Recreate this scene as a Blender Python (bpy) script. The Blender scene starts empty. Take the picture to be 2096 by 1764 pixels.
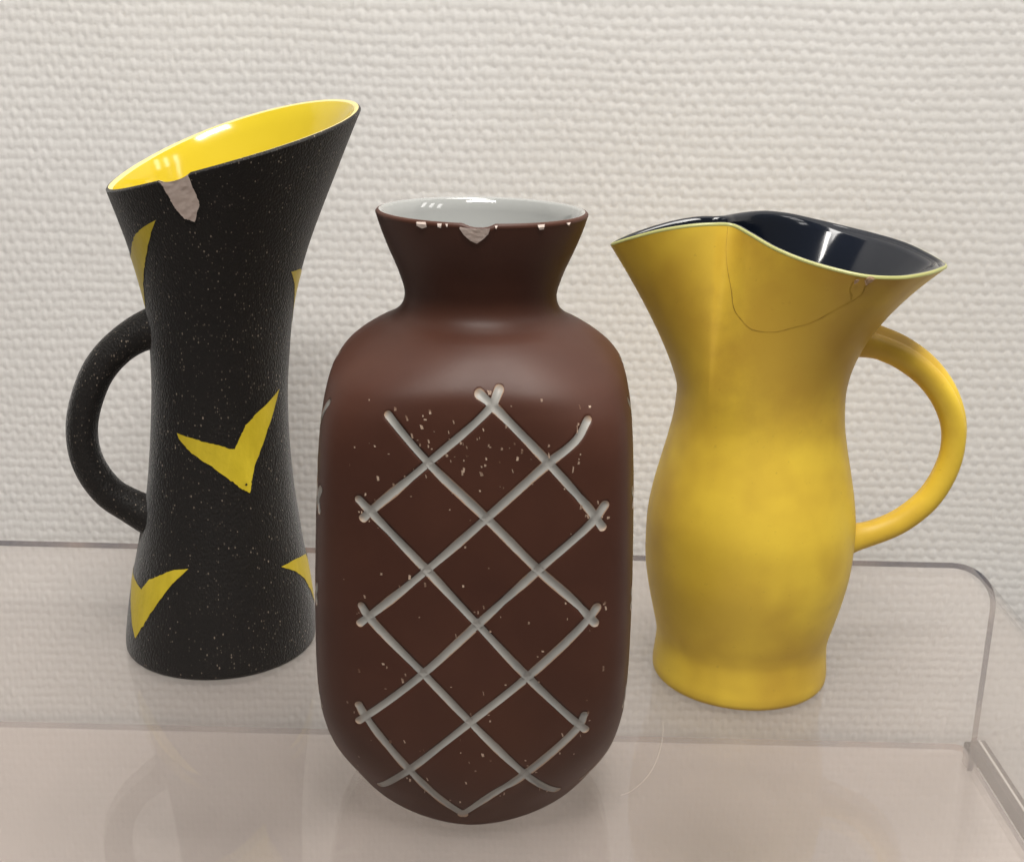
import bpy, bmesh, math, random
import numpy as np
from mathutils import Vector, Matrix

scene = bpy.context.scene
col = scene.collection
rng = np.random.default_rng(7)
random.seed(7)

# ------------------------------------------------------------------ camera
PITCH, ROLL = math.radians(17.0), math.radians(1.35)
cam = bpy.data.cameras.new('camera'); cam_o = bpy.data.objects.new('camera', cam); col.objects.link(cam_o)
cam.sensor_fit = 'HORIZONTAL'; cam.sensor_width = 36.0; cam.lens = 36.0*2660/2096
cam.clip_start = 0.01; cam.clip_end = 50
fwd = Vector((0, math.cos(PITCH), -math.sin(PITCH))); up0 = Vector((0, math.sin(PITCH), math.cos(PITCH))); r0 = Vector((1, 0, 0))
rt = math.cos(ROLL)*r0+math.sin(ROLL)*up0; up = -math.sin(ROLL)*r0+math.cos(ROLL)*up0
M = Matrix((rt, up, -fwd)).transposed().to_4x4(); M.translation = Vector((0, -0.46, 0.276))
cam_o.matrix_world = M
cam.dof.use_dof = True; cam.dof.focus_distance = 0.49; cam.dof.aperture_fstop = 38.0
scene.camera = cam_o

# ------------------------------------------------------------------ light
w = bpy.data.worlds.new('World'); scene.world = w; w.use_nodes = True
bg = w.node_tree.nodes['Background']; bg.inputs[0].default_value = (1.0, 0.96, 0.91, 1); bg.inputs[1].default_value = 0.18

def area(name, loc, target, sx, sy, power, colr):
    L = bpy.data.lights.new(name, 'AREA'); L.shape = 'RECTANGLE'; L.size = sx; L.size_y = sy; L.energy = power; L.color = colr
    o = bpy.data.objects.new(name, L); col.objects.link(o); o.location = loc
    d = Vector(target)-Vector(loc); o.rotation_euler = d.to_track_quat('-Z', 'Y').to_euler()
    return o
area('ceiling_panel_lamp', (0.03, -0.70, 1.37), (0.0, 0.08, 0.1), 0.62, 0.13, 11.8, (1.0, 0.97, 0.92))
area('added_overhead_fill', (0.25, -0.16, 2.1), (0.0, -0.08, 0.0), 1.7, 0.6, 58, (1.0, 0.97, 0.925))  # added soft fill from overhead, placed to stay out of the glaze reflections
for k_, az_ in enumerate((62, 74, 86)):        # row of three tall lamps to the right
    a_ = math.radians(az_)
    area('side_lamp', (-.14+2.2*math.sin(a_), .13-2.2*math.cos(a_), .22+2.2*.70), (0, .1, .1), 0.20, 0.55, 2.5, (1.0, 0.98, 0.95))

vs = scene.view_settings
scene.display_settings.display_device = 'sRGB'
vs.view_transform = 'Standard'; vs.look = 'None'; vs.exposure = 0.0; vs.gamma = 1.0; vs.use_curve_mapping = False
cy = scene.cycles
cy.max_bounces = 14; cy.transparent_max_bounces = 24; cy.diffuse_bounces = 5; cy.glossy_bounces = 6; cy.sample_clamp_indirect = 4.0
cy.caustics_reflective = False; cy.caustics_refractive = False
cy.use_denoising = True

#GEO-BEGIN  (pure numpy shape data of the three vessels, metres, z = 0 is the top of the clear riser)
def spline(pts, n):
    """dense centripetal-like Catmull-Rom through pts"""
    P = np.array(pts, float)
    P = np.vstack([2*P[0]-P[1], P, 2*P[-1]-P[-2]])
    seg = np.linalg.norm(np.diff(P, axis=0), axis=1)**0.5
    t = np.concatenate([[0], np.cumsum(seg)])
    out = []
    T = np.linspace(t[1], t[-2], n)
    for x in T:
        i = min(max(np.searchsorted(t, x, side='right')-1, 1), len(P)-3)
        t0, t1, t2, t3 = t[i-1:i+3]
        a1 = (t1-x)/(t1-t0)*P[i-1]+(x-t0)/(t1-t0)*P[i]
        a2 = (t2-x)/(t2-t1)*P[i]+(x-t1)/(t2-t1)*P[i+1]
        a3 = (t3-x)/(t3-t2)*P[i+1]+(x-t2)/(t3-t2)*P[i+2]
        b1 = (t2-x)/(t2-t0)*a1+(x-t0)/(t2-t0)*a2
        b2 = (t3-x)/(t3-t1)*a2+(x-t1)/(t3-t1)*a3
        out.append((t2-x)/(t2-t1)*b1+(x-t1)/(t2-t1)*b2)
    return np.array(out)

# brown square bottle
BROWN = (-0.0121, -0.009)
BROWN_PROF = [(.0362,0),(.0400,.0006),(.0440,.0028),(.0484,.0085),(.0520,.0165),(.0544,.027),(.0556,.040),(.0562,.060),(.0562,.080),
              (.0558,.100),(.0551,.120),(.0542,.138),(.0534,.150),(.0525,.1585),(.0510,.1645),(.0479,.1692),(.0428,.1740),(.0368,.1780),
              (.0308,.1812),(.0278,.1842),(.0267,.1885),(.0285,.1955),(.0328,.2057),(.0352,.2120),(.0366,.2165)]
BP = spline(BROWN_PROF, 900)
def brown_n(z):
    def ss(a, b): 
        t = np.clip((z-a)/(b-a), 0, 1); return t*t*t*(t*(6*t-15)+10)
    return 1.75+.25*ss(0, .03)+3.2*ss(.004, .070)*(1-ss(.135, .184))
def brown_R(z): return np.interp(z, BP[:,1], BP[:,0])
def sup(phi, n): return (np.abs(np.cos(phi))**n+np.abs(np.sin(phi))**n)**(-1/n)

# black jug
BLACK = (-0.1347, 0.098); BLEAN = 0.037
BLACK_PROF = [(0.04229,0),(0.04327,.0012),(0.04357,.005),(0.04288,.0138),(0.04061,.031),(0.03705,.0507),(0.03498,.0628),(0.03300,.0747),(0.03063,.098),
              (0.02964,.1208),(0.02994,.1343),(0.03063,.1476),(0.03191,.1607),(0.03468,.1736),(0.03814,.1863),(0.04159,.1968),(0.04525,.2072),
              (0.04999,.2200),(0.05493,.2330),(0.05968,.2450),(0.06422,.2560)]
KP = spline(BLACK_PROF, 900)
def black_R(z): return np.interp(z, KP[:,1], KP[:,0])
def black_rim(phi):
    z = np.full_like(phi, .225)
    for _ in range(30):
        r = black_R(z)
        z = .2264 + (.298)*r*np.cos(phi) + .14*r*np.sin(phi) - .0016*np.cos(2*phi)
    return z

# yellow pinched jug
YEL = (0.106, 0.078)
YEL_PROF = [(.0378,0),(.0388,.0012),(.0391,.004),(.0386,.010),(.0381,.0180),(.0387,.0225),(.0403,.0292),(.0430,.0412),(.0449,.053),
            (.0454,.0647),(.0451,.0763),(.0434,.0877),(.0409,.099),(.0383,.1101),(.0362,.1212),(.0355,.1320)]
YRIM = [(-.067,0,.1929),(-.060,-.0085,.1967),(-.048,-.0150,.2012),(-.036,-.0180,.2038),(-.028,-.0182,.2045),(-.0205,-.0165,.2042),(-.0145,-.0236,.2019),(-.006,-.0330,.1979),
        (.004,-.0405,.1947),(.015,-.0465,.1924),(.027,-.0495,.1906),(.040,-.0480,.1901),(.053,-.0390,.1903),(.063,-.0260,.1902),(.069,-.0130,.1893),(.0715,0,.1886),
        (.069,.0130,.1900),(.063,.0260,.1922),(.053,.0390,.1940),(.040,.0480,.1960),(.027,.0495,.1985),(.015,.0465,.2010),(.004,.0405,.2026),(-.006,.0330,.2029),
        (-.0145,.0236,.2029),(-.0205,.0165,.2029),(-.028,.0182,.2024),(-.036,.0180,.2012),(-.048,.0150,.1984),(-.060,.0085,.1950)]
ZW = .132
def yel_rim(n):
    P = YRIM[-3:]+YRIM+YRIM[:3]
    D = spline(P, 4000)
    a = np.array(YRIM[0]); b = a
    i0 = np.argmin(np.linalg.norm(D[:1200]-a, axis=1)); i1 = 2400+np.argmin(np.linalg.norm(D[2400:]-a, axis=1))
    D = D[i0:i1+1]
    s = np.concatenate([[0], np.cumsum(np.linalg.norm(np.diff(D, axis=0), axis=1))])
    T = np.linspace(0, s[-1], n, endpoint=False)
    return np.stack([np.interp(T, s, D[:,k]) for k in range(3)], -1)
def yel_upper(R, f):
    """R rim points (n,3); f fraction 0..1 from waist to rim -> (n,3)"""
    ang = np.arctan2(R[:,1]/.050, R[:,0]/.070)
    e = 1.66+.36*np.cos(ang)+.45*np.clip(np.sin(ang), 0, 1)
    e = e-.22*np.exp(-((R[:,0]+.0195)/.011)**2)
    g = f**e
    wx, wy = .0355*np.cos(ang), .0355*np.sin(ang)
    return np.stack([wx+(R[:,0]-wx)*g, wy+(R[:,1]-wy)*g, ZW+(R[:,2]-ZW)*f], -1)
#GEO-END
# ------------------------------------------------------------------ helpers
def mesh_obj(name, V, F, mat, parent=None, smooth=True, uv=None):
    me = bpy.data.meshes.new(name)
    V = np.asarray(V, np.float32)
    if isinstance(F, np.ndarray) and F.ndim == 2:
        k = F.shape[1]
        me.vertices.add(len(V)); me.vertices.foreach_set('co', V.ravel())
        me.loops.add(F.size); me.loops.foreach_set('vertex_index', F.ravel().astype(np.int32))
        me.polygons.add(len(F)); me.polygons.foreach_set('loop_start', np.arange(0, F.size, k, dtype=np.int32))
        me.polygons.foreach_set('loop_total', np.full(len(F), k, np.int32))
        me.update(calc_edges=True)
    else:
        me.from_pydata(V.tolist(), [], [list(map(int, f)) for f in F]); me.update()
    me.validate()
    me.polygons.foreach_set('use_smooth', np.full(len(me.polygons), smooth)); me.update()
    if uv is not None:
        lay = me.uv_layers.new(name='UVMap')
        li = np.empty(len(me.loops), np.int32); me.loops.foreach_get('vertex_index', li)
        lay.data.foreach_set('uv', np.asarray(uv, np.float32)[li].ravel())
    for m in (mat if isinstance(mat, (list, tuple)) else [mat]): me.materials.append(m)
    o = bpy.data.objects.new(name, me); col.objects.link(o)
    if parent: o.parent = parent
    return o

def empty(name, loc, label, cat, group=None):
    o = bpy.data.objects.new(name, None); col.objects.link(o); o.location = loc
    o.empty_display_size = 0.02
    o['label'] = label; o['category'] = cat
    if group: o['group'] = group
    return o

def grid_faces(nr, nc, closed=True, flip=False):
    r = np.arange(nr-1)[:, None]; c = np.arange(nc if closed else nc-1)[None, :]
    c2 = (c+1) % nc
    f = np.stack([r*nc+c, r*nc+c2, (r+1)*nc+c2, (r+1)*nc+c], -1).reshape(-1, 4)
    return f[:, ::-1].copy() if flip else f

def grid_normals(G):
    """G (nr,nc,3) closed in columns; outward normals for ccw columns going up"""
    dc = np.roll(G, -1, 1)-np.roll(G, 1, 1)
    dr = np.gradient(G, axis=0)
    n = np.cross(dc, dr); n /= np.linalg.norm(n, axis=2, keepdims=True)+1e-12
    return n

def surf(name, G, mat, parent, flip=False, cap_first=False):
    nr, nc = G.shape[:2]
    V = G.reshape(-1, 3); F = grid_faces(nr, nc, True, flip)
    if not cap_first: return mesh_obj(name, V, F, mat, parent)
    c = G[0].mean(0)
    V = np.vstack([V, c]); k = len(V)-1
    tri = np.array([[k, (i+1) % nc, i, i] for i in range(nc)])
    if flip: tri = tri[:, [0, 2, 1, 1]]
    faces = [tuple(f) for f in F]+[tuple(t[:3]) for t in tri]
    return mesh_obj(name, V, faces, mat, parent)

def sweep(name, path, prof, scale, mat, parent, binormal=(0, 1, 0), offs=None):
    """path (n,3); prof (m,2) in (binormal, in-plane normal) axes"""
    path = np.asarray(path); n, m = len(path), len(prof)
    T = np.gradient(path, axis=0); T /= np.linalg.norm(T, axis=1)[:, None]
    B = np.tile(np.array(binormal, float), (n, 1)); B -= (B*T).sum(1)[:, None]*T; B /= np.linalg.norm(B, axis=1)[:, None]
    N = np.cross(T, B)
    G = path[:, None]+scale[:, None, None]*(prof[None, :, 0:1]*B[:, None]+prof[None, :, 1:2]*N[:, None])
    V = G.reshape(-1, 3); F = [tuple(f) for f in grid_faces(n, m)]
    F += [tuple(range(m-1, -1, -1)), tuple((n-1)*m+i for i in range(m))]
    o = mesh_obj(name, V, F, mat, parent)
    bm = bmesh.new(); bm.from_mesh(o.data); bmesh.ops.recalc_face_normals(bm, faces=bm.faces); bm.to_mesh(o.data); bm.free()
    return o

def poly_patch(name, poly, cell, fmap, mat, parent, rough=0):
    """fill a 2-D polygon, cut it along a fine grid, carry it onto a surface with fmap"""
    bm = bmesh.new()
    vs_ = [bm.verts.new((x, y, 0)) for x, y in poly]
    f = bm.faces.new(vs_)
    xs = [p[0] for p in poly]; ys = [p[1] for p in poly]
    for ax, lo, hi in ((0, min(xs), max(xs)), (1, min(ys), max(ys))):
        k = int((hi-lo)/cell[ax])
        for i in range(1, k+1):
            co = [0, 0, 0]; co[ax] = lo+i*(hi-lo)/(k+1); no = [0, 0, 0]; no[ax] = 1
            bmesh.ops.bisect_plane(bm, geom=bm.verts[:]+bm.edges[:]+bm.faces[:], dist=1e-7, plane_co=co, plane_no=no)
    bmesh.ops.triangulate(bm, faces=bm.faces[:])
    P = fmap(np.array([[v.co.x, v.co.y] for v in bm.verts]))
    for v, p in zip(bm.verts, P): v.co = p
    bmesh.ops.recalc_face_normals(bm, faces=bm.faces)
    if rough:
        rr_ = np.random.default_rng(len(poly)); bm.normal_update()
        for v in bm.verts:
            if not v.is_boundary: v.co += v.normal*float(rr_.normal(0, rough))
    me = bpy.data.meshes.new(name); bm.to_mesh(me); bm.free()
    me.polygons.foreach_set('use_smooth', np.full(len(me.polygons), not rough))
    me.materials.append(mat)
    o = bpy.data.objects.new(name, me); col.objects.link(o); o.parent = parent
    return o

# ------------------------------------------------------------------ materials
class NT:
    def __init__(s, name):
        s.m = bpy.data.materials.new(name); s.m.use_nodes = True; s.t = s.m.node_tree; s.t.nodes.clear()
        s.out = s.n('ShaderNodeOutputMaterial')
    def n(s, typ, **kw):
        nd = s.t.nodes.new(typ)
        for k, v in kw.items():
            if k.startswith('i_'): nd.inputs[k[2:].replace('_', ' ')].default_value = v
            else: setattr(nd, k, v)
        return nd
    def l(s, a, b): s.t.links.new(a, b)
    def tex(s): return s.n('ShaderNodeTexCoord').outputs['Object']
    def noise(s, scale, detail=4, rough=.55, vec=None, stretch=None):
        v = vec or s.tex()
        if stretch:
            mp = s.n('ShaderNodeMapping'); mp.inputs['Scale'].default_value = stretch; s.l(v, mp.inputs['Vector']); v = mp.outputs[0]
        nd = s.n('ShaderNodeTexNoise'); nd.inputs['Scale'].default_value = scale; nd.inputs['Detail'].default_value = detail
        nd.inputs['Roughness'].default_value = rough; s.l(v, nd.inputs['Vector']); return nd.outputs['Fac']
    def ramp(s, fac, stops, interp='LINEAR'):
        r = s.n('ShaderNodeValToRGB'); r.color_ramp.interpolation = interp; e = r.color_ramp.elements
        while len(e) < len(stops): e.new(0.5)
        for k, (p, c) in enumerate(stops):
            e[k].position = p; e[k].color = (c[0], c[1], c[2], 1) if hasattr(c, '__len__') else (c, c, c, 1)
        s.l(fac, r.inputs[0]); return r.outputs[0]
    def mix(s, fac, a, b):
        m = s.n('ShaderNodeMix', data_type='RGBA')
        for sock, v in ((m.inputs[0], fac), (m.inputs[6], a), (m.inputs[7], b)):
            if hasattr(v, 'is_output'): s.l(v, sock)
            else: sock.default_value = v if not hasattr(v, '__len__') else (v[0], v[1], v[2], 1)
        return m.outputs[2]
    def math(s, op, a, b=None, c=None):
        m = s.n('ShaderNodeMath', operation=op)
        for k, v in enumerate((a, b, c)):
            if v is None: continue
            if hasattr(v, 'is_output'): s.l(v, m.inputs[k])
            else: m.inputs[k].default_value = v
        return m.outputs[0]
    def bump(s, h, strength, dist):
        b = s.n('ShaderNodeBump'); b.inputs['Strength'].default_value = strength; b.inputs['Distance'].default_value = dist
        s.l(h, b.inputs['Height']); return b.outputs[0]
    def bsdf(s, color, rough, spec=.5, normal=None, coat=0, coat_rough=.05):
        b = s.n('ShaderNodeBsdfPrincipled')
        for nm, v in (('Base Color', color), ('Roughness', rough), ('Specular IOR Level', spec), ('Coat Weight', coat), ('Coat Roughness', coat_rough)):
            if hasattr(v, 'is_output'): s.l(v, b.inputs[nm])
            else: b.inputs[nm].default_value = v if not hasattr(v, '__len__') else (v[0], v[1], v[2], 1)
        if normal is not None: s.l(normal, b.inputs['Normal'])
        s.l(b.outputs[0], s.out.inputs[0]); return b

# woven wall covering, painted warm white
t = NT('painted_weave')
n1 = t.noise(6, 4); n2 = t.noise(900, 2)
c = t.mix(t.ramp(n1, [(.35, 0), (.7, 1)]), (.775, .760, .738), (.815, .802, .783))
M_WALL = (t.bsdf(c, .75, .25, t.bump(n2, .25, .0003)), t.m)[1]

# clear acrylic: passes light straight through, mirrors a little by angle
def acrylic(name, tint, gloss_rough=.015, gain=1.0, edge=False, veil=0.0):
    t = NT(name)
    lw = t.n('ShaderNodeLayerWeight'); lw.inputs[0].default_value = .5
    p5 = t.math('POWER', lw.outputs['Facing'], 4.2)
    fac = t.math('MULTIPLY_ADD', p5, .9*gain, .038*gain)
    tr = t.n('ShaderNodeBsdfTransparent'); gl = t.n('ShaderNodeBsdfGlossy'); gl.inputs['Roughness'].default_value = gloss_rough
    if edge:
        n = t.noise(14, 2, stretch=(1, 1, 1))
        c = t.ramp(n, [(.32, (.55, .38, .31)), (.44, (.26, .22, .23)), (.55, (.09, .10, .15)), (.68, (.40, .34, .33))])  # refracted surroundings put into the edge tint as drifting warm and dark bands
        t.l(c, tr.inputs[0])
    else: tr.inputs[0].default_value = (*tint, 1)
    mx = t.n('ShaderNodeMixShader'); t.l(fac, mx.inputs[0]); t.l(tr.outputs[0], mx.inputs[1]); t.l(gl.outputs[0], mx.inputs[2])
    last = mx.outputs[0]
    if veil:      # fine dust and scratches on the sheet
        df = t.n('ShaderNodeBsdfDiffuse'); df.inputs[0].default_value = (.67, .59, .55, 1)
        m2 = t.n('ShaderNodeMixShader'); t.l(t.ramp(t.noise(9, 5), [(.3, veil*.7), (.75, veil*1.3)]), m2.inputs[0]); t.l(last, m2.inputs[1]); t.l(df.outputs[0], m2.inputs[2]); last = m2.outputs[0]
    t.l(last, t.out.inputs[0]); return t.m
M_ACR = acrylic('dusty_clear_acrylic', (.985, .98, .975), gain=.8, veil=.115)
M_SHELF = acrylic('hazy_clear_sheet', (.97, .955, .94), gloss_rough=.03, gain=.6, veil=.27)
M_ACR_LEG = acrylic('clear_acrylic', (.985, .98, .975), gain=.35)
M_ACR_EDGE = acrylic('acrylic_edge', (.3, .3, .3), .12, 1.0, True)

# brown slip of the square vase
t = NT('brown_slip')
n1 = t.noise(26, 5); n2 = t.noise(8, 3)
c = t.mix(t.ramp(n1, [(.3, 0), (.75, 1)]), (.053, .0175, .0100), (.074, .0260, .0148))
c = t.mix(t.math('MULTIPLY', t.ramp(n2, [(.45, 0), (.7, 1)]), .5), c, (.070, .023, .0085))
rr = t.math('MULTIPLY_ADD', t.noise(60, 4), .16, .42)
M_BROWN = (t.bsdf(c, rr, .32, t.bump(t.noise(700, 3), .08, .0003)), t.m)[1]

# pale grey glaze lying in the cut lines
t = NT('grey_line_glaze')
uv = t.n('ShaderNodeUVMap').outputs[0]; sp = t.n('ShaderNodeSeparateXYZ'); t.l(uv, sp.inputs[0])
e = t.math('ADD', sp.outputs[0], t.math('MULTIPLY_ADD', t.noise(420, 3), .5, -.25))
c = t.mix(t.ramp(e, [(.86, 0), (1.12, 1)]), t.mix(t.ramp(t.noise(60, 3), [(.35, 0), (.65, 1)]), (.27, .265, .25), (.36, .345, .32)), (.34, .22, .15))
wn = t.math('ADD', t.math('ABSOLUTE', t.math('MULTIPLY_ADD', sp.outputs[1], 2, -1)), t.math('MULTIPLY_ADD', t.noise(140, 3), .22, -.11))
c = t.mix(t.math('MULTIPLY', t.ramp(wn, [(.86, 0), (.99, 1)]), .8), c, (.44, .29, .19))
M_LINE = (t.bsdf(c, .36, .45, t.bump(t.noise(300, 2), .1, .0003)), t.m)[1]
t = NT('white_glaze')
M_WHITE = (t.bsdf((.33, .335, .325), .07, .5, coat=.3, coat_rough=.03), t.m)[1]
t = NT('bare_clay')
c = t.mix(t.noise(350, 4), (.76, .65, .59), (.54, .43, .375))
M_CLAY = (t.bsdf(c, .6, .3, t.bump(t.noise(260, 4), .5, .0006)), t.m)[1]
t = NT('tan_clay')
M_TAN = (t.bsdf(t.mix(t.noise(420, 4), (.62, .43, .27), (.34, .21, .12)), .65, .2, t.bump(t.noise(300, 4), .5, .0006)), t.m)[1]
t = NT('speck_clay')
M_SPECK = (t.bsdf(t.ramp(t.noise(260, 2), [(.35, (.13, .065, .04)), (.62, (.50, .37, .28))]), .5, .3), t.m)[1]

# gritty black glaze with pale grains
t = NT('gritty_black')
vo = t.n('ShaderNodeTexVoronoi'); vo.feature = 'F1'; vo.inputs['Scale'].default_value = 1150
mp = t.n('ShaderNodeMapping'); mp.inputs['Scale'].default_value = (1, 1, .55); t.l(t.tex(), mp.inputs[0]); t.l(mp.outputs[0], vo.inputs['Vector'])
sc_ = t.n('ShaderNodeSeparateColor'); t.l(vo.outputs['Color'], sc_.inputs[0])
sz = t.math('LESS_THAN', vo.outputs['Distance'], t.math('MULTIPLY_ADD', sc_.outputs[2], .30, .08))
zsep = t.n('ShaderNodeSeparateXYZ'); t.l(t.tex(), zsep.inputs[0])
patch = t.math('ADD', t.ramp(t.noise(22, 3), [(.38, .66), (.66, .25)]), t.ramp(zsep.outputs[2], [(.04, .24), (.11, .0)]))
pick = t.math('GREATER_THAN', sc_.outputs[0], patch)
sp_ = t.math('MULTIPLY', sz, pick)
sp_ = t.math('MULTIPLY', sp_, t.math('MULTIPLY_ADD', t.math('POWER', sc_.outputs[1], 3.0), .6, .05))
base = t.mix(t.noise(40, 4), (.006, .005, .0045), (.011, .009, .008))
c = t.mix(sp_, base, (.42, .34, .27))
gr = t.noise(1000, 3, .7)
bb = t.bsdf(c, .58, .30, t.bump(t.math('ADD', gr, t.math('MULTIPLY', t.math('SUBTRACT', .5, vo.outputs['Distance']), .9)), .42, .0009)); bb.inputs['Sheen Weight'].default_value = .25; bb.inputs['Sheen Roughness'].default_value = .35
M_BLACK = t.m

t = NT('yellow_brush_glaze')
c = t.mix(t.ramp(t.noise(70, 5, .65, stretch=(1, 1, .35)), [(.3, 0), (.7, 1)]), (.52, .39, .018), (.73, .57, .040))
M_YMARK = (t.bsdf(c, .42, .4, t.bump(t.noise(420, 4), .35, .0005)), t.m)[1]
t = NT('yellow_inner_glaze')
c = t.mix(t.noise(30, 3), (.61, .465, .018), (.66, .51, .032))
M_YIN = (t.bsdf(c, .13, .5, t.bump(t.noise(160, 2), .06, .0004), coat=.3), t.m)[1]
t = NT('cream_lip')
M_LIP = (t.bsdf((.74, .62, .25), .3, .5), t.m)[1]

# matt yellow with brown stains at random and some placed brown patches
t = NT('stained_yellow')
n1 = t.noise(34, 5, .6); n2 = t.noise(17, 3); n3 = t.noise(420, 3)
c = t.mix(t.ramp(n1, [(.35, 0), (.72, 1)]), (.85, .60, .058), (.77, .52, .050))
c = t.mix(t.math('MULTIPLY', t.ramp(n2, [(.44, 0), (.68, 1)]), .55), c, (.47, .265, .033))
c = t.mix(t.math('MULTIPLY', t.ramp(n3, [(.67, 0), (.75, 1)]), .28), c, (.40, .24, .03))
# browner patches with ragged edges: upper front, lower left and left flank
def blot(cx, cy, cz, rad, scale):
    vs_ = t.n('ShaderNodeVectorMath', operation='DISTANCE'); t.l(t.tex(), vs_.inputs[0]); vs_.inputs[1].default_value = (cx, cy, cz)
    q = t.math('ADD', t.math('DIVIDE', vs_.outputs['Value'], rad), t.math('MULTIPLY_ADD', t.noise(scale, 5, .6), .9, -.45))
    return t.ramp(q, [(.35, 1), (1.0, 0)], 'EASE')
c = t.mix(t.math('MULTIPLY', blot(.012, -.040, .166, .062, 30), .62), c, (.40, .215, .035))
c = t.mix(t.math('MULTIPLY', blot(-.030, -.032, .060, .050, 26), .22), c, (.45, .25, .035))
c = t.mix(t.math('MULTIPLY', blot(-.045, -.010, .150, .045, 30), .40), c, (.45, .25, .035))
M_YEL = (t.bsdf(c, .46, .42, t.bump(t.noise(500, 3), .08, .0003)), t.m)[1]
t = NT('pale_green_lip')
c = t.mix(t.noise(120, 3), (.33, .35, .11), (.47, .45, .18))
M_GLIP = (t.bsdf(c, .35, .5), t.m)[1]
t = NT('blue_black_glaze')
M_NAVY = (t.bsdf(t.mix(t.noise(18, 3), (.003, .005, .009), (.006, .009, .018)), .13, .45, t.bump(t.noise(90, 2), .08, .0006), coat=.15), t.m)[1]
t = NT('crack_stain')
M_CRACK = (t.bsdf(t.ramp(t.noise(70, 3), [(.35, (.24, .14, .028)), (.60, (.54, .345, .05))]), .7, .2), t.m)[1]
t = NT('dark_metal')
M_METAL = (t.bsdf((.008, .007, .007), .7, .1), t.m)[1]
t = NT('bright_metal')
M_BRIGHT = (t.bsdf((.62, .60, .57), .3, .5), t.m)[1]
t = NT('fibre')
M_FIBRE = (t.bsdf((.52, .46, .39), .6, .3), t.m)[1]

# ------------------------------------------------------------------ setting: woven wall, shelf
WALL_Y = 0.2485
def build_wall():
    st = .00068
    xs = np.concatenate([[-1.6, -1.2, -.9, -.7, -.5], np.arange(-.37, .3701, st), [.5, .7, .9, 1.2, 1.6]])
    zs = np.concatenate([[-.9, -.6, -.4], np.arange(-.262, .345, st), [.45, .6, .9, 1.3, 1.9]])
    X, Z = np.meshgrid(xs, zs)
    # slow wander of the threads
    def wob(a, b, amp, seeds):
        r = np.random.default_rng(seeds); o = 0
        for _ in range(5):
            kx, kz = r.uniform(-a, a), r.uniform(-b, b); o = o+np.sin(kx*X+kz*Z+r.uniform(0, 6.28))
        return amp*o/5
    sx, sz = .00345, .00545
    U = X/sx+wob(90, 60, .55, 1)+wob(400, 300, .14, 2)
    Vv = Z/sz+wob(60, 90, .40, 3)+wob(300, 400, .12, 4)
    def hashf(i, j, k): return np.modf(np.abs(np.sin(i*12.9898+j*78.233+k*37.719)*43758.5453))[0]
    H = np.zeros_like(X)
    i0, j0 = np.floor(U), np.floor(Vv)
    for di in (-1, 0, 1, 2):
        for dj in (-1, 0, 1, 2):
            i, j = i0+di, j0+dj
            over = (np.mod(i+j, 2) == 0)
            h1, h2, h3 = hashf(i, j, 1), hashf(i, j, 2), hashf(i, j, 3)
            du = U-i-.25*(h2-.5); dv = Vv-j-.2*(h3-.5)
            du = du+.12*dv
            a = np.where(over, .42, .92); b = np.where(over, .60, .40)
            top = np.where(over, 1.0, .62)*(.68+.50*h1)
            q = (du/a)**2+(dv/b)**2
            H = np.maximum(H, top*np.clip(1-q*.62, 0, 1)**.8)
    H = H+.05*np.sin(U*6.2832*3+Vv*2)*(H > .1)
    inside = (np.abs(X) < .3705) & (Z > -.2625) & (Z < .346)
    Hc = np.where(inside, H, .55)
    # soften a little as paint fills the weave
    for _ in range(1):
        Hc[1:-1, 1:-1] = .60*Hc[1:-1, 1:-1]+.10*(Hc[2:, 1:-1]+Hc[:-2, 1:-1]+Hc[1:-1, 2:]+Hc[1:-1, :-2])
    Y = WALL_Y+.0006-Hc*.00039
    V = np.stack([X, Y, Z], -1).reshape(-1, 3)
    F = grid_faces(len(zs), len(xs), False)
    o = mesh_obj('wall', V, F, M_WALL)
    o['kind'] = 'structure'; o['label'] = 'off-white painted wall with a coarse woven texture'
build_wall()

def rounded_box(name, x0, x1, y0, y1, z0, z1, bev, mat, parent=None, corner=0):
    bm = bmesh.new(); bmesh.ops.create_cube(bm, size=1)
    for v in bm.verts: v.co = ((x0+x1)/2+v.co.x*(x1-x0), (y0+y1)/2+v.co.y*(y1-y0), (z0+z1)/2+v.co.z*(z1-z0))
    if corner:
        es = [e for e in bm.edges if abs(e.verts[0].co.z-e.verts[1].co.z) > 1e-5]
        bmesh.ops.bevel(bm, geom=es, offset=corner, segments=6, affect='EDGES', profile=.5)
    if bev: bmesh.ops.bevel(bm, geom=[e for e in bm.edges if e.calc_face_angle(0) > .9], offset=bev, segments=3, affect='EDGES', profile=.5)
    me = bpy.data.meshes.new(name); bm.to_mesh(me); bm.free()
    for m_ in (mat if isinstance(mat, list) else [mat]): me.materials.append(m_)
    o = bpy.data.objects.new(name, me); col.objects.link(o)
    if parent: o.parent = parent
    return o
SH = -.131
o = rounded_box('shelf', -.62, .2785, -.42, .2430, SH-.0042, SH, 0, [M_SHELF, M_ACR_EDGE], corner=.006)
for p in o.data.polygons: p.material_index = 0 if abs(p.normal.z) > .7 else 1
o['kind'] = 'structure'; o['label'] = 'clear shelf sheet under the acrylic riser'

br = empty('shelf_bracket', (.288, WALL_Y, SH), 'dark metal bracket arm at the lower right beside the riser foot', 'bracket')
rounded_box('arm', -.0048, .0040, -.36, -.006, -.006, .0030, .0005, M_METAL, br)
rounded_box('bright_strip', -.0008, .0006, -.36, -.007, .0027, .0036, .0002, M_BRIGHT, br)
rounded_box('wall_plate', -.0060, .0052, -.0065, .0010, -.016, -.002, .0006, M_METAL, br)

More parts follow.
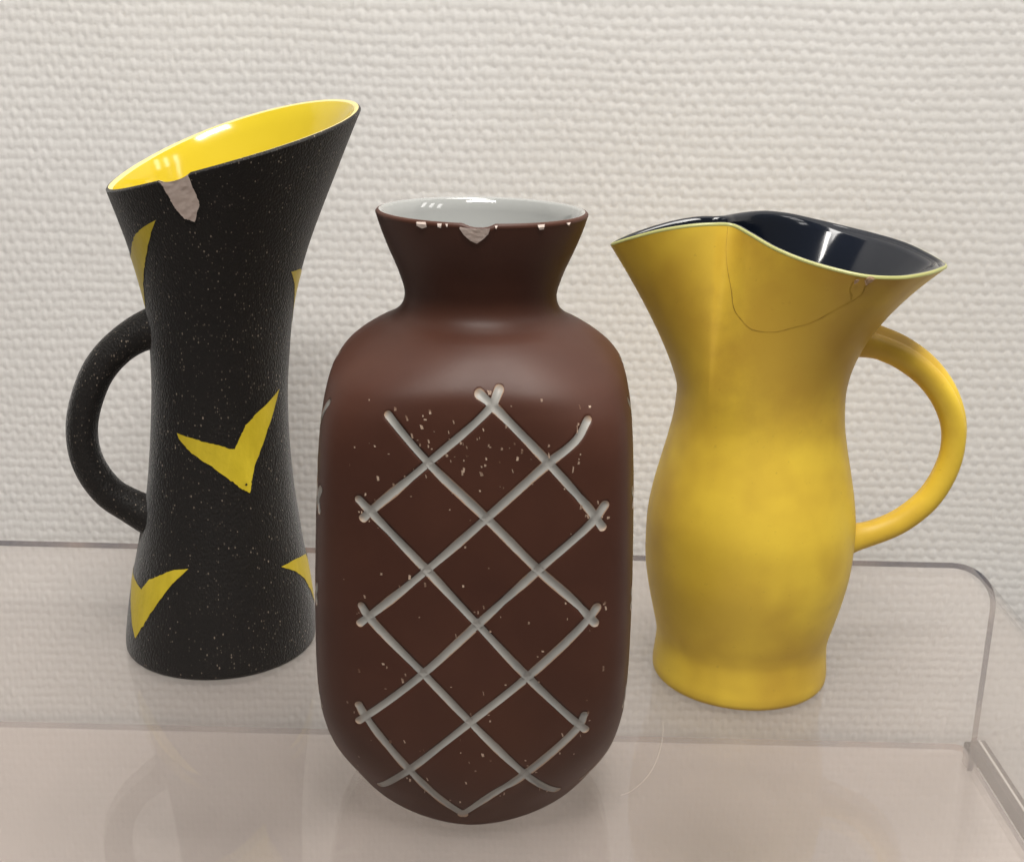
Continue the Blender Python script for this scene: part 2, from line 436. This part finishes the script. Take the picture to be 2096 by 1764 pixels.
# ------------------------------------------------------------------ clear bent riser
ri = empty('acrylic_riser', (0, 0, SH), 'clear acrylic riser with bent right leg, carrying the three ceramic vessels', 'riser')
def riser():
    XL, XR, Rr, T = -.345, .2745, .028, .0033
    def path(off):
        r = Rr-off; pts = [(XL+off, SH)]
        for a in np.linspace(180, 90, 15): pts.append((XL+Rr+r*math.cos(math.radians(a)), -Rr+r*math.sin(math.radians(a))))
        for a in np.linspace(90, 0, 15): pts.append((XR-Rr+r*math.cos(math.radians(a)), -Rr+r*math.sin(math.radians(a))))
        pts.append((XR-off, SH)); return np.array(pts)
    A, B = path(0), path(T)
    Y0, Y1 = -.135, .2120
    dz = np.array([0, 0, -SH])
    def v3(P, y): return np.stack([P[:, 0], np.full(len(P), y), P[:, 1]], -1)+dz
    n = len(A); k = np.arange(n-1)
    V = np.vstack([v3(A, Y0), v3(A, Y1)]); F = np.stack([k, k+1, n+k+1, n+k], -1)
    V2 = np.vstack([v3(B, Y0), v3(B, Y1)]); F2 = F[:, ::-1]+2*n
    feet = np.array([[0, n, 3*n, 2*n], [n-1, 2*n-1+0, 4*n-1, 3*n-1]])
    feet[1] = [2*n-1, n-1, 3*n-1, 4*n-1]
    o = mesh_obj('sheet', np.vstack([V, V2]), np.vstack([F, F2, feet]), [M_ACR, M_ACR_LEG], ri)
    for p in o.data.polygons: p.material_index = 0 if abs(p.normal.z) > .9 and abs(p.center.z) > .05 else 1
    for y in (Y0, Y1):
        E = np.vstack([v3(A, y), v3(B, y)]); Fe = np.stack([k, k+1, n+k+1, n+k], -1)
        mesh_obj('polished_edge', E, Fe if y == Y0 else Fe[:, ::-1].copy(), M_ACR_EDGE, ri, smooth=False)
riser()

# ------------------------------------------------------------------ brown square vase
NPH = 760
LAT = [  # cut lines on one face, (sideways mm, height mm)
 [(-27.6,158.1),(-14.9,143.5),(5.1,124.4),(21.5,107.9),(34.9,95.6),(41.4,88.0)],
 [(1.2,165.8),(6.0,162.0),(24.5,143.6),(37.7,128.6),(42.5,121.8)],
 [(-37.2,129.8),(-33.6,126.3),(-14.6,106.3),(2.2,87.6),(19.3,68.8),(39.7,47.7)],
 [(-36.6,92.8),(-34.1,89.1),(-16.1,69.4),(0.1,51.2),(18.6,31.1),(24.8,24.5),(31.2,17.1)],
 [(-37.9,55.8),(-35.4,51.1),(-20.8,30.8),(-10.3,18.5),(-1.7,10.6)],
 [(7.7,167.0),(5.2,161.9),(-14.1,143.6),(-33.1,126.4),(-35.7,123.7)],
 [(36.3,157.3),(32.9,151.5),(23.7,143.6),(4.3,124.8),(-15.4,106.0),(-37.0,86.7)],
 [(43.0,129.3),(39.5,124.4),(21.5,107.2),(1.8,87.3),(-16.6,68.4),(-38.0,49.5)],
 [(41.8,93.8),(39.2,90.0),(19.3,68.8),(-0.2,50.6),(-20.8,30.8),(-26.7,24.4),(-32.3,16.6)],
 [(39.1,53.7),(37.4,49.5),(18.3,29.3),(6.9,20.1),(-2.6,10.5)]]
LINES = [spline([(a*1e-3, b*1e-3) for a, b in L], 70) for L in LAT]
LW = .00142
def brown_vase():
    root = empty('lattice_vase', (BROWN[0], BROWN[1], 0), 'dark brown square vase with a grey lattice pattern, in front between the two jugs', 'vase')
    prof = spline(BROWN_PROF, 520)
    # even out the rows: arc length
    s = np.concatenate([[0], np.cumsum(np.linalg.norm(np.diff(prof, axis=0), axis=1))])
    T = np.linspace(0, s[-1], 390); prof = np.stack([np.interp(T, s, prof[:, 0]), np.interp(T, s, prof[:, 1])], -1)
    phi = np.arange(NPH)/NPH*2*np.pi
    R, Z = prof[:, 0][:, None], prof[:, 1][:, None]
    rad = R*sup(phi[None], brown_n(Z))
    G = np.stack([rad*np.cos(phi), rad*np.sin(phi), np.broadcast_to(Z, rad.shape)], -1)
    nt = .0013*np.clip(1-((np.degrees(phi)-270-.2)/7.5)**2, 0, 1)**.6
    G[..., 2] -= nt[None]*np.clip((G[..., 2]-.2125)/.004, 0, 1)
    Nn = grid_normals(G)
    segs = np.concatenate([np.stack([L[:-1], L[1:]], 1) for L in LINES])
    def dist(S, Zv):
        d = np.full(S.shape, 1.0)
        for a, b in segs[::1]:
            ab = b-a; q = ab@ab
            tt = np.clip(((S-a[0])*ab[0]+(Zv-a[1])*ab[1])/q, 0, 1)
            d = np.minimum(d, np.hypot(S-a[0]-tt*ab[0], Zv-a[1]-tt*ab[1]))
        return d
    def side(S, k):       # panel sideways coordinate, the side faces carry a slightly wider pattern
        return S
    # panel frames: 0 front (-y), 1 right (+x), 2 back, 3 left
    fr = [((1, 0), (0, -1)), ((0, 1), (1, 0)), ((-1, 0), (0, 1)), ((0, -1), (-1, 0))]
    rows = np.where((prof[:, 1] > .008) & (prof[:, 1] < .172))[0]
    for k, (ex, en) in enumerate(fr):
        sub = G[rows]
        S = sub[..., 0]*ex[0]+sub[..., 1]*ex[1]; D = sub[..., 0]*en[0]+sub[..., 1]*en[1]
        msk = (D > np.abs(S)*.93)
        idx = np.argwhere(msk)
        d = dist(side(S[msk], k), sub[..., 2][msk])
        dep = .00105*np.clip((LW*.97-d)/(LW*.35), 0, 1)
        sub2 = sub.copy(); sub2[msk] -= dep[:, None]*Nn[rows][msk]
        G[rows] = sub2
    body = surf('body', G, M_BROWN, root, cap_first=True)
    # ribbons of glaze lying in the cuts
    def on_face(S, Zv, k, h):
        """S in real sideways metres"""
        n = brown_n(Zv); Rz = brown_R(Zv)
        q = np.clip(1-(np.abs(S)/Rz)**n, 1e-4, 1)**(1/n)*Rz
        e = 2e-4
        def yy(S_, Z_):
            n_ = brown_n(Z_); R_ = brown_R(Z_); return np.clip(1-(np.abs(S_)/R_)**n_, 1e-4, 1)**(1/n_)*R_
        gs = (yy(S+e, Zv)-yy(S-e, Zv))/(2*e); gz = (yy(S, Zv+e)-yy(S, Zv-e))/(2*e)
        L = np.sqrt(1+gs**2+gz**2)
        S2, D2, Z2 = S-h*gs/L, q+h/L, Zv-h*gz/L
        (ex, en) = fr[k]
        return np.stack([S2*ex[0]+D2*en[0], S2*ex[1]+D2*en[1], Z2], -1)
    for k in range(4):
        wid = 1.0
        for li, L in enumerate(LINES):
            r = np.random.default_rng(li+10*k)
            d0, d1 = L[0]-L[1], L[-1]-L[-2]; d0 /= np.linalg.norm(d0); d1 /= np.linalg.norm(d1)
            st_ = np.array([1, .93, .8, .6, .33])[:, None]*LW
            L = np.vstack([L[0]+d0*st_, L, L[-1]+d1*st_[::-1]])
            m = len(L); tg = np.gradient(L, axis=0); tg /= np.linalg.norm(tg, axis=1)[:, None]
            nr = np.stack([-tg[:, 1], tg[:, 0]], -1)
            ww = LW*(1+.20*np.interp(np.arange(m), np.arange(0, m+6, 6), r.uniform(-1, 1, len(np.arange(0, m+6, 6)))))
            cap = np.ones(m); ce = np.sqrt(np.clip(1-np.array([1, .93, .8, .6, .33])**2, .004, 1)); cap[:5] = ce; cap[-5:] = ce[::-1]
            xs = np.linspace(-1, 1, 9)
            P = L[:, None]+nr[:, None]*(xs[None, :, None]*(ww*cap)[:, None, None])
            # rounded ends reach a little past the last points
            S, Zv = P[..., 0], P[..., 1]
            d = dist(S, Zv)/LW
            h = -.00060*np.clip(1-d**2, 0, 1)+.00007+li*2.0e-6
            V = on_face(S*wid, Zv, k, h).reshape(-1, 3)
            uvv = np.stack([np.clip(d, 0, 1.2).ravel(), np.repeat(np.linspace(0, 1, m), 9)], -1)
            mesh_obj('lattice_line', V, grid_faces(m, 9, False, True), M_LINE, root, uv=uvv)
    # lip and white inside
    th = .0030
    lipO = G[-1]; up_ = np.array([0, 0, .0010])
    def ring(r, z): return np.stack([r*np.cos(phi), r*np.sin(phi), z-nt*np.clip((z-.2125)/.004, 0, 1)], -1)[::4]
    ztop = prof[-1, 1]; rt_ = prof[-1, 0]
    surf('lip', np.stack([ring(rt_, ztop-.0002), ring(rt_+.0001, ztop+.0005), ring(rt_-.0004, ztop+.0011), ring(rt_-.0010, ztop+.0013)]), M_BROWN, root)
    inn = [ring(rt_-.0010, ztop+.0013), ring(rt_-.0018, ztop+.0012), ring(rt_-.0025, ztop+.0004)]
    for z in np.linspace(ztop-.002, .184, 22): inn.append(ring(np.interp(z, BP[:, 1], BP[:, 0])-.0032, z))
    for z, r in ((.180, .026), (.176, .034), (.168, .043), (.15, .050), (.08, .054), (.02, .052), (.006, .042), (.005, .001)): inn.append(ring(r, z))
    surf('inner_glaze', np.stack(inn), M_WHITE, root)
    # chips in the lip
    def fr_map(P, h=.00050):
        n = brown_n(P[:, 1]); Rz = np.where(P[:, 1] > ztop, rt_-(P[:, 1]-ztop)*.6, brown_R(P[:, 1]))
        y = np.sqrt(np.maximum(Rz**2-P[:, 0]**2, 1e-9))
        return np.stack([P[:, 0]*(1+h/Rz), -y-h*.9, P[:, 1]], -1)
    chips = [[(-5.0,216.7),(-1.5,216.3),(2.5,216.3),(4.6,216.5),(4.0,214.6),(2.6,213.0),(.4,211.3),(-1.6,212.2),(-3.6,214.0),(-5.0,216.0)],
             [(-19.0,217.2),(-16.0,217.4),(-15.6,215.9),(-17.2,215.2),(-19.0,216.0)],[(-12.2,217.3),(-10.8,217.4),(-11.0,216.0),(-12.0,216.2)],
             [(-9.6,217.3),(-8.8,217.4),(-9.0,216.3)],[(19.5,217.2),(21.8,217.3),(21.6,215.7),(20.2,215.6)],[(29.0,217.0),(30.4,217.0),(29.9,215.8)],[(6.0,217.3),(6.9,217.3),(6.5,216.2)]]
    for c_ in chips:
        poly_patch('rim_chip', [((x-1.0)*1e-3, z*1e-3) for x, z in c_], (.0013, .0010), fr_map, M_CLAY, root, rough=.00006)
    # tiny flakes where the slip has popped off
    V, F = [], []
    r = np.random.default_rng(5)
    cand = []
    for _ in range(70): cand.append((r.normal(2, 17), 152+r.normal(0, 5.5)-abs(r.normal(0, 5))))
    for _ in range(130):
        L = LINES[r.integers(10)]; p = L[r.integers(len(L))]*1e3; a = r.uniform(0, 6.28); q = 1.9+abs(r.normal(0, 1.6)); cand.append((p[0]+q*math.cos(a), p[1]+q*math.sin(a)))
    for _ in range(60): cand.append((r.uniform(-44, 46), r.uniform(20, 165)))
    cand = np.array(cand)*1e-3
    dd = dist(cand[:, 0], cand[:, 1]); cand = cand[(dd > LW*1.05) & (np.abs(cand[:, 0]) < .047) & (cand[:, 1] > .015)]
    for (a, b) in cand:
        l_, w_ = abs(r.normal(.00032, .00030))+.0001, abs(r.normal(.00017, .00010))+.00007; sk = r.uniform(-.4, .1)
        k0 = len(V)
        q = np.array([(-w_, -l_), (w_, -l_*.8), (w_*1.1, l_*.7), (-w_*.8, l_)]); q[:, 0] += q[:, 1]*sk
        V += list(on_face(a+q[:, 0], b+q[:, 1], 0, np.full(4, .00006))); F.append((k0, k0+1, k0+2, k0+3))
    o = mesh_obj('flake_marks', V, F, M_SPECK, root, smooth=False); o['kind'] = 'stuff'
brown_vase()

# ------------------------------------------------------------------ black jug
def black_jug():
    root = empty('black_jug', (BLACK[0], BLACK[1], 0), 'tall black gritty jug with yellow bird marks, slanted rim and yellow inside', 'jug')
    nc = 360; phi = np.arange(nc)/nc*2*np.pi
    zr = black_rim(phi)
    dg = np.degrees(phi)-360; zr = zr-.0017*np.clip(1-((dg+98)/7.5)**2, 0, 1)**.6
    tt = np.concatenate([np.linspace(0, .03, 14), np.linspace(.034, 1, 240)])
    zz = zr[None]*tt[:, None]
    # keep the lowest rows round
    R = black_R(zz)
    G = np.stack([R*np.cos(phi)+BLEAN*zz, R*np.sin(phi), zz], -1)
    Nn = grid_normals(G)
    # hand-made grain: very small radial wander
    r = np.random.default_rng(3)
    def wander(p_, z_): return sum(np.sin(a*p_+b*z_+c) for a, b, c in ((2, 60, 1), (3, -45, 2), (5, 90, 0)))*.00010
    wv = wander(phi[None], zz)
    G = G+Nn*(wv*np.clip(zz/.01, 0, 1)*np.clip((zr[None]-zz)/.01, 0, 1))[..., None]
    surf('body', G, M_BLACK, root, cap_first=True)
    # lip
    rim, n0 = G[-1], Nn[-1]
    inw = np.stack([-np.cos(phi), -np.sin(phi), 0*phi], -1); upv = np.array([0, 0, 1.0])
    lip = np.stack([rim, rim+inw*.0003+upv*.0006, rim+inw*.0010+upv*.0010])
    surf('rim_edge', lip, M_BLACK, root)
    l2 = np.stack([rim+inw*.0010+upv*.0010, rim+inw*.0019+upv*.0009, rim+inw*.0028+upv*.0002])
    surf('lip', l2, M_LIP, root)
    inn = [rim+inw*.0028+upv*.0002]
    for f in np.linspace(.985, .12, 60):
        z = zr*f; Ri = black_R(z)-.0036+.0000; inn.append(np.stack([Ri*np.cos(phi)+BLEAN*z, Ri*np.sin(phi), z], -1))
    z = np.full(nc, .010); inn.append(np.stack([.001*np.cos(phi), .001*np.sin(phi), z], -1))
    surf('inner_glaze', np.stack(inn), M_YIN, root)
    # handle
    P = [(-13.0,-4.6,152.2),(-20.0,-6.4,150.9),(-27.5,-8.4,148.2),(-34.9,-10.4,143.5),(-42.2,-12.3,136.2),(-47.7,-13.7,127.1),(-53.3,-15.1,108.5),(-52.2,-14.9,91.6),(-44.6,-12.9,76.7),(-35.8,-10.6,69.4),(-27.0,-8.4,63.8),(-17.0,-5.8,59.5)]
    path = spline([(x*1e-3, y*1e-3, z*1e-3) for x, y, z in P], 80)
    a = np.linspace(0, 2*np.pi, 28, endpoint=False)
    prof = np.stack([.0082*np.cos(a), .0071*np.sin(a)], -1)
    s = np.linspace(0, 1, 80); sc = (1+.04*np.sin(9*s))*(1+.55*np.clip(1-s/.26, 0, 1)**2+.55*np.clip(1-(1-s)/.24, 0, 1)**2)
    sweep('handle', path, prof, sc, M_BLACK, root, binormal=(-.25, .968, 0))
    # yellow brush marks, (azimuth deg, height mm)
    def bmap(P, h=.00022):
        th, z = np.radians(P[:, 0]), P[:, 1]*1e-3
        R = black_R(z)+h+wander(th % (2*np.pi), z)*np.clip(z/.01, 0, 1)
        return np.stack([R*np.cos(th)+BLEAN*z, R*np.sin(th), z], -1)
    def rag(poly, amp, seed):
        r = np.random.default_rng(seed); out = []
        n = len(poly); S = np.array(poly)*np.array([.55, 1]); tips = []
        for i in range(n):
            u, v = S[i-1]-S[i], S[(i+1) % n]-S[i]
            if u@v/(np.linalg.norm(u)*np.linalg.norm(v)) > .55: tips.append(S[i])
        for i in range(n):
            a, b = np.array(poly[i]), np.array(poly[(i+1) % n]); m = 6
            for k in range(m):
                p = a+(b-a)*k/m
                if k:
                    q = min([np.linalg.norm(p*np.array([.55, 1])-t_) for t_ in tips] or [99])
                    p = p+r.normal(0, amp, 2)*np.array([1.8, 1])*min(1, max(0, q-2)/9)
                out.append(tuple(p))
        return out
    birds = {
     'm': [(-20.9,125.5),(-32.9,112.3),(-41.9,102.6),(-49.6,94.7),(-53.0,88.2),(-55.3,82.6),(-62.1,85.2),(-72.0,90.1),(-86.9,96.6),(-101.1,101.1),(-113.2,107.0),(-115.0,109.3),(-97.6,107.4),(-83.6,105.7),(-70.0,103.0),(-66.5,102.8),(-62.0,107.8),(-57.3,112.8),(-44.3,118.4)],
     'l': [(-99.7,50.7),(-110.5,43.1),(-120.7,33.0),(-130.6,22.0),(-138.7,12.8),(-145,17),(-152,24.5),(-160,32),(-172,33),(-186,37),(-170,38),(-158,37.5),(-147,36.6),(-138.8,35.7),(-132.7,41.0),(-121.8,45.4),(-109.9,49.4)],
     'r': [(-34.5,46.2),(-21.1,41.0),(-11.1,35.1),(-3.8,28.0),(4,20),(12,14),(18,24),(26,34),(38,43),(50,50),(34,48),(22,44),(12,37),(4,42.5),(-3.4,44.1),(-21.6,46.2)],
     'u': [(-112.1,201.8),(-118.5,194.9),(-127.9,185.6),(-136.1,178.2),(-145.1,169.2),(-153.3,160.4),(-160,164),(-170,172),(-184,180),(-198,186),(-182,186),(-170,184),(-160,182),(-150.2,184.8),(-141.1,189.7),(-132.2,194.4),(-121.3,198.6)],
     'v': [(-21.8,177.5),(-13,172),(-5,166),(4,158),(12,150),(20,160),(30,172),(44,186),(30,182),(20,176),(12,170),(4,175),(-6,177.2)]}
    for i, (k, p) in enumerate(birds.items()):
        poly_patch('bird_mark', rag(p, .16, i), (2.5, 1.2), bmap, M_YMARK, root)
    poly_patch('brush_dot', [(-58+1.0*math.cos(t_), 86.6+.55*math.sin(t_)) for t_ in np.linspace(0, 6.28, 10)[:-1]], (2, 2), lambda P: bmap(P, .00035), M_BLACK, root)
    chip = [(-105.5,218.2),(-103.8,216.6),(-102.9,214.4),(-101.2,211.4),(-100.0,208.5),(-98.0,206.0),(-95.0,203.0),(-92.5,202.7),(-90.1,201.9),(-86.9,208.9),(-87.9,213.0),(-89.5,216.3),(-91.1,221.2),(-94.5,220.5),(-98.6,219.9),(-102,219.0)]
    def chipmap(P):
        zl = np.interp(np.radians(P[:, 0]) % (2*np.pi), phi, zr)*1e3+.9
        Q = P.copy(); Q[:, 1] = np.minimum(Q[:, 1], zl); return bmap(Q, .00055)
    poly_patch('rim_chip', rag(chip, .10, 9), (2.2, 1.7), chipmap, M_CLAY, root, rough=.00007)
black_jug()

# ------------------------------------------------------------------ yellow pinched jug
def yellow_jug():
    root = empty('yellow_jug', (YEL[0], YEL[1], 0), 'matt yellow jug with pinched spout, ribbed handle and dark blue-black inside', 'jug')
    nc = 420
    RM = yel_rim(nc)
    # counter-clockwise from the spout
    ang = np.arctan2(RM[:, 1]/.050, RM[:, 0]/.070)
    prof = spline(YEL_PROF, 130)
    rows = [np.stack([r*np.cos(ang), r*np.sin(ang), np.full(nc, z)], -1) for r, z in prof]
    for f in np.linspace(0, 1, 110)[1:]: rows.append(yel_upper(RM, f))
    G = np.stack(rows)
    # blend the join at the waist
    for _ in range(14):
        k = slice(112, 150); G[k] = .5*G[k]+.25*(G[111:149]+G[113:151])
    Nn = grid_normals(G)
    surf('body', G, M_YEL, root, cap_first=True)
    rim = G[-1]; n0 = Nn[-1]
    inw = -n0.copy(); inw[:, 2] = 0; inw /= np.linalg.norm(inw, axis=1)[:, None]
    u = np.array([0, 0, 1.0])
    surf('pale_lip', np.stack([rim+n0*.00005-u*.0001, rim+n0*.0001+u*.0005, rim+inw*.0004+u*.0010, rim+inw*.0008+u*.0011]), M_GLIP, root)
    inn = [rim+inw*.0008+u*.0011, rim+inw*.0016+u*.0011, rim+inw*.0024+u*.0006, rim+inw*.0031-u*.0002]
    nr = len(rows)
    for i in range(nr-4, 6, -4):
        p = G[i]-Nn[i]*.0034
        inn.append(p)
    inn = np.stack(inn)
    inn = np.concatenate([inn, (inn[-1].mean(0)+(inn[-1]-inn[-1].mean(0))*.02)[None]])
    surf('inner_glaze', inn, M_NAVY, root)
    # double-ribbed handle
    P = [(144.5,156.8),(151.3,155.1),(155.4,153.9),(164.7,150.1),(176.4,142.1),(185.4,131.5),(190.7,119.6),(191.8,108.2),(189.6,96.2),(183.4,83.9),(172.8,73.8),(162.5,68.4),(153.5,65.6),(148.6,64.6)]
    path = spline([(x*1e-3-YEL[0], .0018, z*1e-3) for x, z in P], 90)
    a = np.linspace(0, 2*np.pi, 44, endpoint=False)
    rr = .0061*(1+.42*np.cos(2*a))-.0004*np.cos(4*a)
    prof = np.stack([rr*np.cos(a), rr*np.sin(a)*1.12], -1)
    c, s_ = math.cos(math.radians(20)), math.sin(math.radians(20))
    prof = prof@np.array([[c, s_], [-s_, c]])
    s = np.linspace(0, 1, 90); sc = (1+.03*np.sin(7*s))*(1+.30*np.clip(1-s/.13, 0, 1)**2+.42*np.clip(1-(1-s)/.13, 0, 1)**2)
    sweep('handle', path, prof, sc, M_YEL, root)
    # lookup: (sideways m, height m) -> front surface point and normal
    fr = G[:, :, 1] < np.max(G[:, :, 1])*0+.004
    pts = G[fr]; nn = Nn[fr]
    sel = nn[:, 1] < -.05; pts, nn = pts[sel], nn[sel]
    def fmap(P, h):
        out = []
        for x, z in P:
            d = (pts[:, 0]-x)**2+(pts[:, 2]-z)**2
            i = np.argsort(d)[:6]; w_ = 1/(d[i]+1e-9); w_ /= w_.sum()
            p = (pts[i]*w_[:, None]).sum(0); n = (nn[i]*w_[:, None]).sum(0); n /= np.linalg.norm(n)
            p = np.array([x, p[1], z])
            out.append(p+n*h)
        return np.array(out)
    def ribbon(name, L, wd, seed):
        r = np.random.default_rng(seed); L = spline(L, 70)
        L = L+np.cumsum(r.normal(0, .00004, L.shape), 0)*np.sin(np.linspace(0, np.pi, 70))[:, None]
        tg = np.gradient(L, axis=0); tg /= np.linalg.norm(tg, axis=1)[:, None]; nrm = np.stack([-tg[:, 1], tg[:, 0]], -1)
        wv = wd*r.uniform(.45, 1.2, 70)
        a_, b_ = fmap(L-nrm*wv[:, None], .00012), fmap(L+nrm*wv[:, None], .00012)
        mesh_obj(name, np.stack([a_, b_], 1).reshape(-1, 3), grid_faces(70, 2, False), M_CRACK, root)
    CR = YCRACK
    for i, L in enumerate(CR): ribbon('crack', L, (.00012, .00030, .00024)[i], i)
    for i, c_ in enumerate(YCHIP): poly_patch('rim_chip', c_, (.0008, .0008), lambda P: fmap(P, .0007), M_TAN, root, rough=.0001)
YCRACK = [[(-.02166,.2040),(-.0219,.1965),(-.0212,.1892),(-.0191,.1795),(-.0178,.1717),(-.0142,.1674),(-.0114,.1654),(-.0031,.1656),(.0048,.1684),(.0113,.1714),(.0175,.1762),(.0238,.1807),(.0263,.1832)],
          [(.0224,.1887),(.0219,.1853),(.0229,.1832),(.0230,.1812)],[(.0284,.1886),(.0271,.1868),(.0264,.1838),(.0258,.1826)]]
YCHIP = [[(.0270,.1910),(.0280,.1916),(.0292,.1914),(.0300,.1906),(.0290,.1892),(.0282,.1888),(.0272,.1876),(.0262,.1897)],[(.0227,.1896),(.0238,.1904),(.0245,.1899),(.0240,.1888),(.0228,.1879)]]
yellow_jug()

# ------------------------------------------------------------------ loose fibre on the riser
hair = [(66.6,29.5),(65.6,19.5),(63.4,7.8),(59.7,-5.3),(54.8,-16.1),(48.4,-24.9),(44.5,-27.7)]
a = np.linspace(0, 2*np.pi, 6, endpoint=False)
fo = sweep('loose_fibre', spline([(x*1e-3, y*1e-3, .00012) for x, y in hair], 60), .000065*np.stack([np.cos(a), np.sin(a)], -1), np.ones(60), M_FIBRE, None, binormal=(0, 0, 1))
fo['label'] = 'thin curved pale fibre lying on the clear riser near the yellow jug'; fo['category'] = 'fibre'
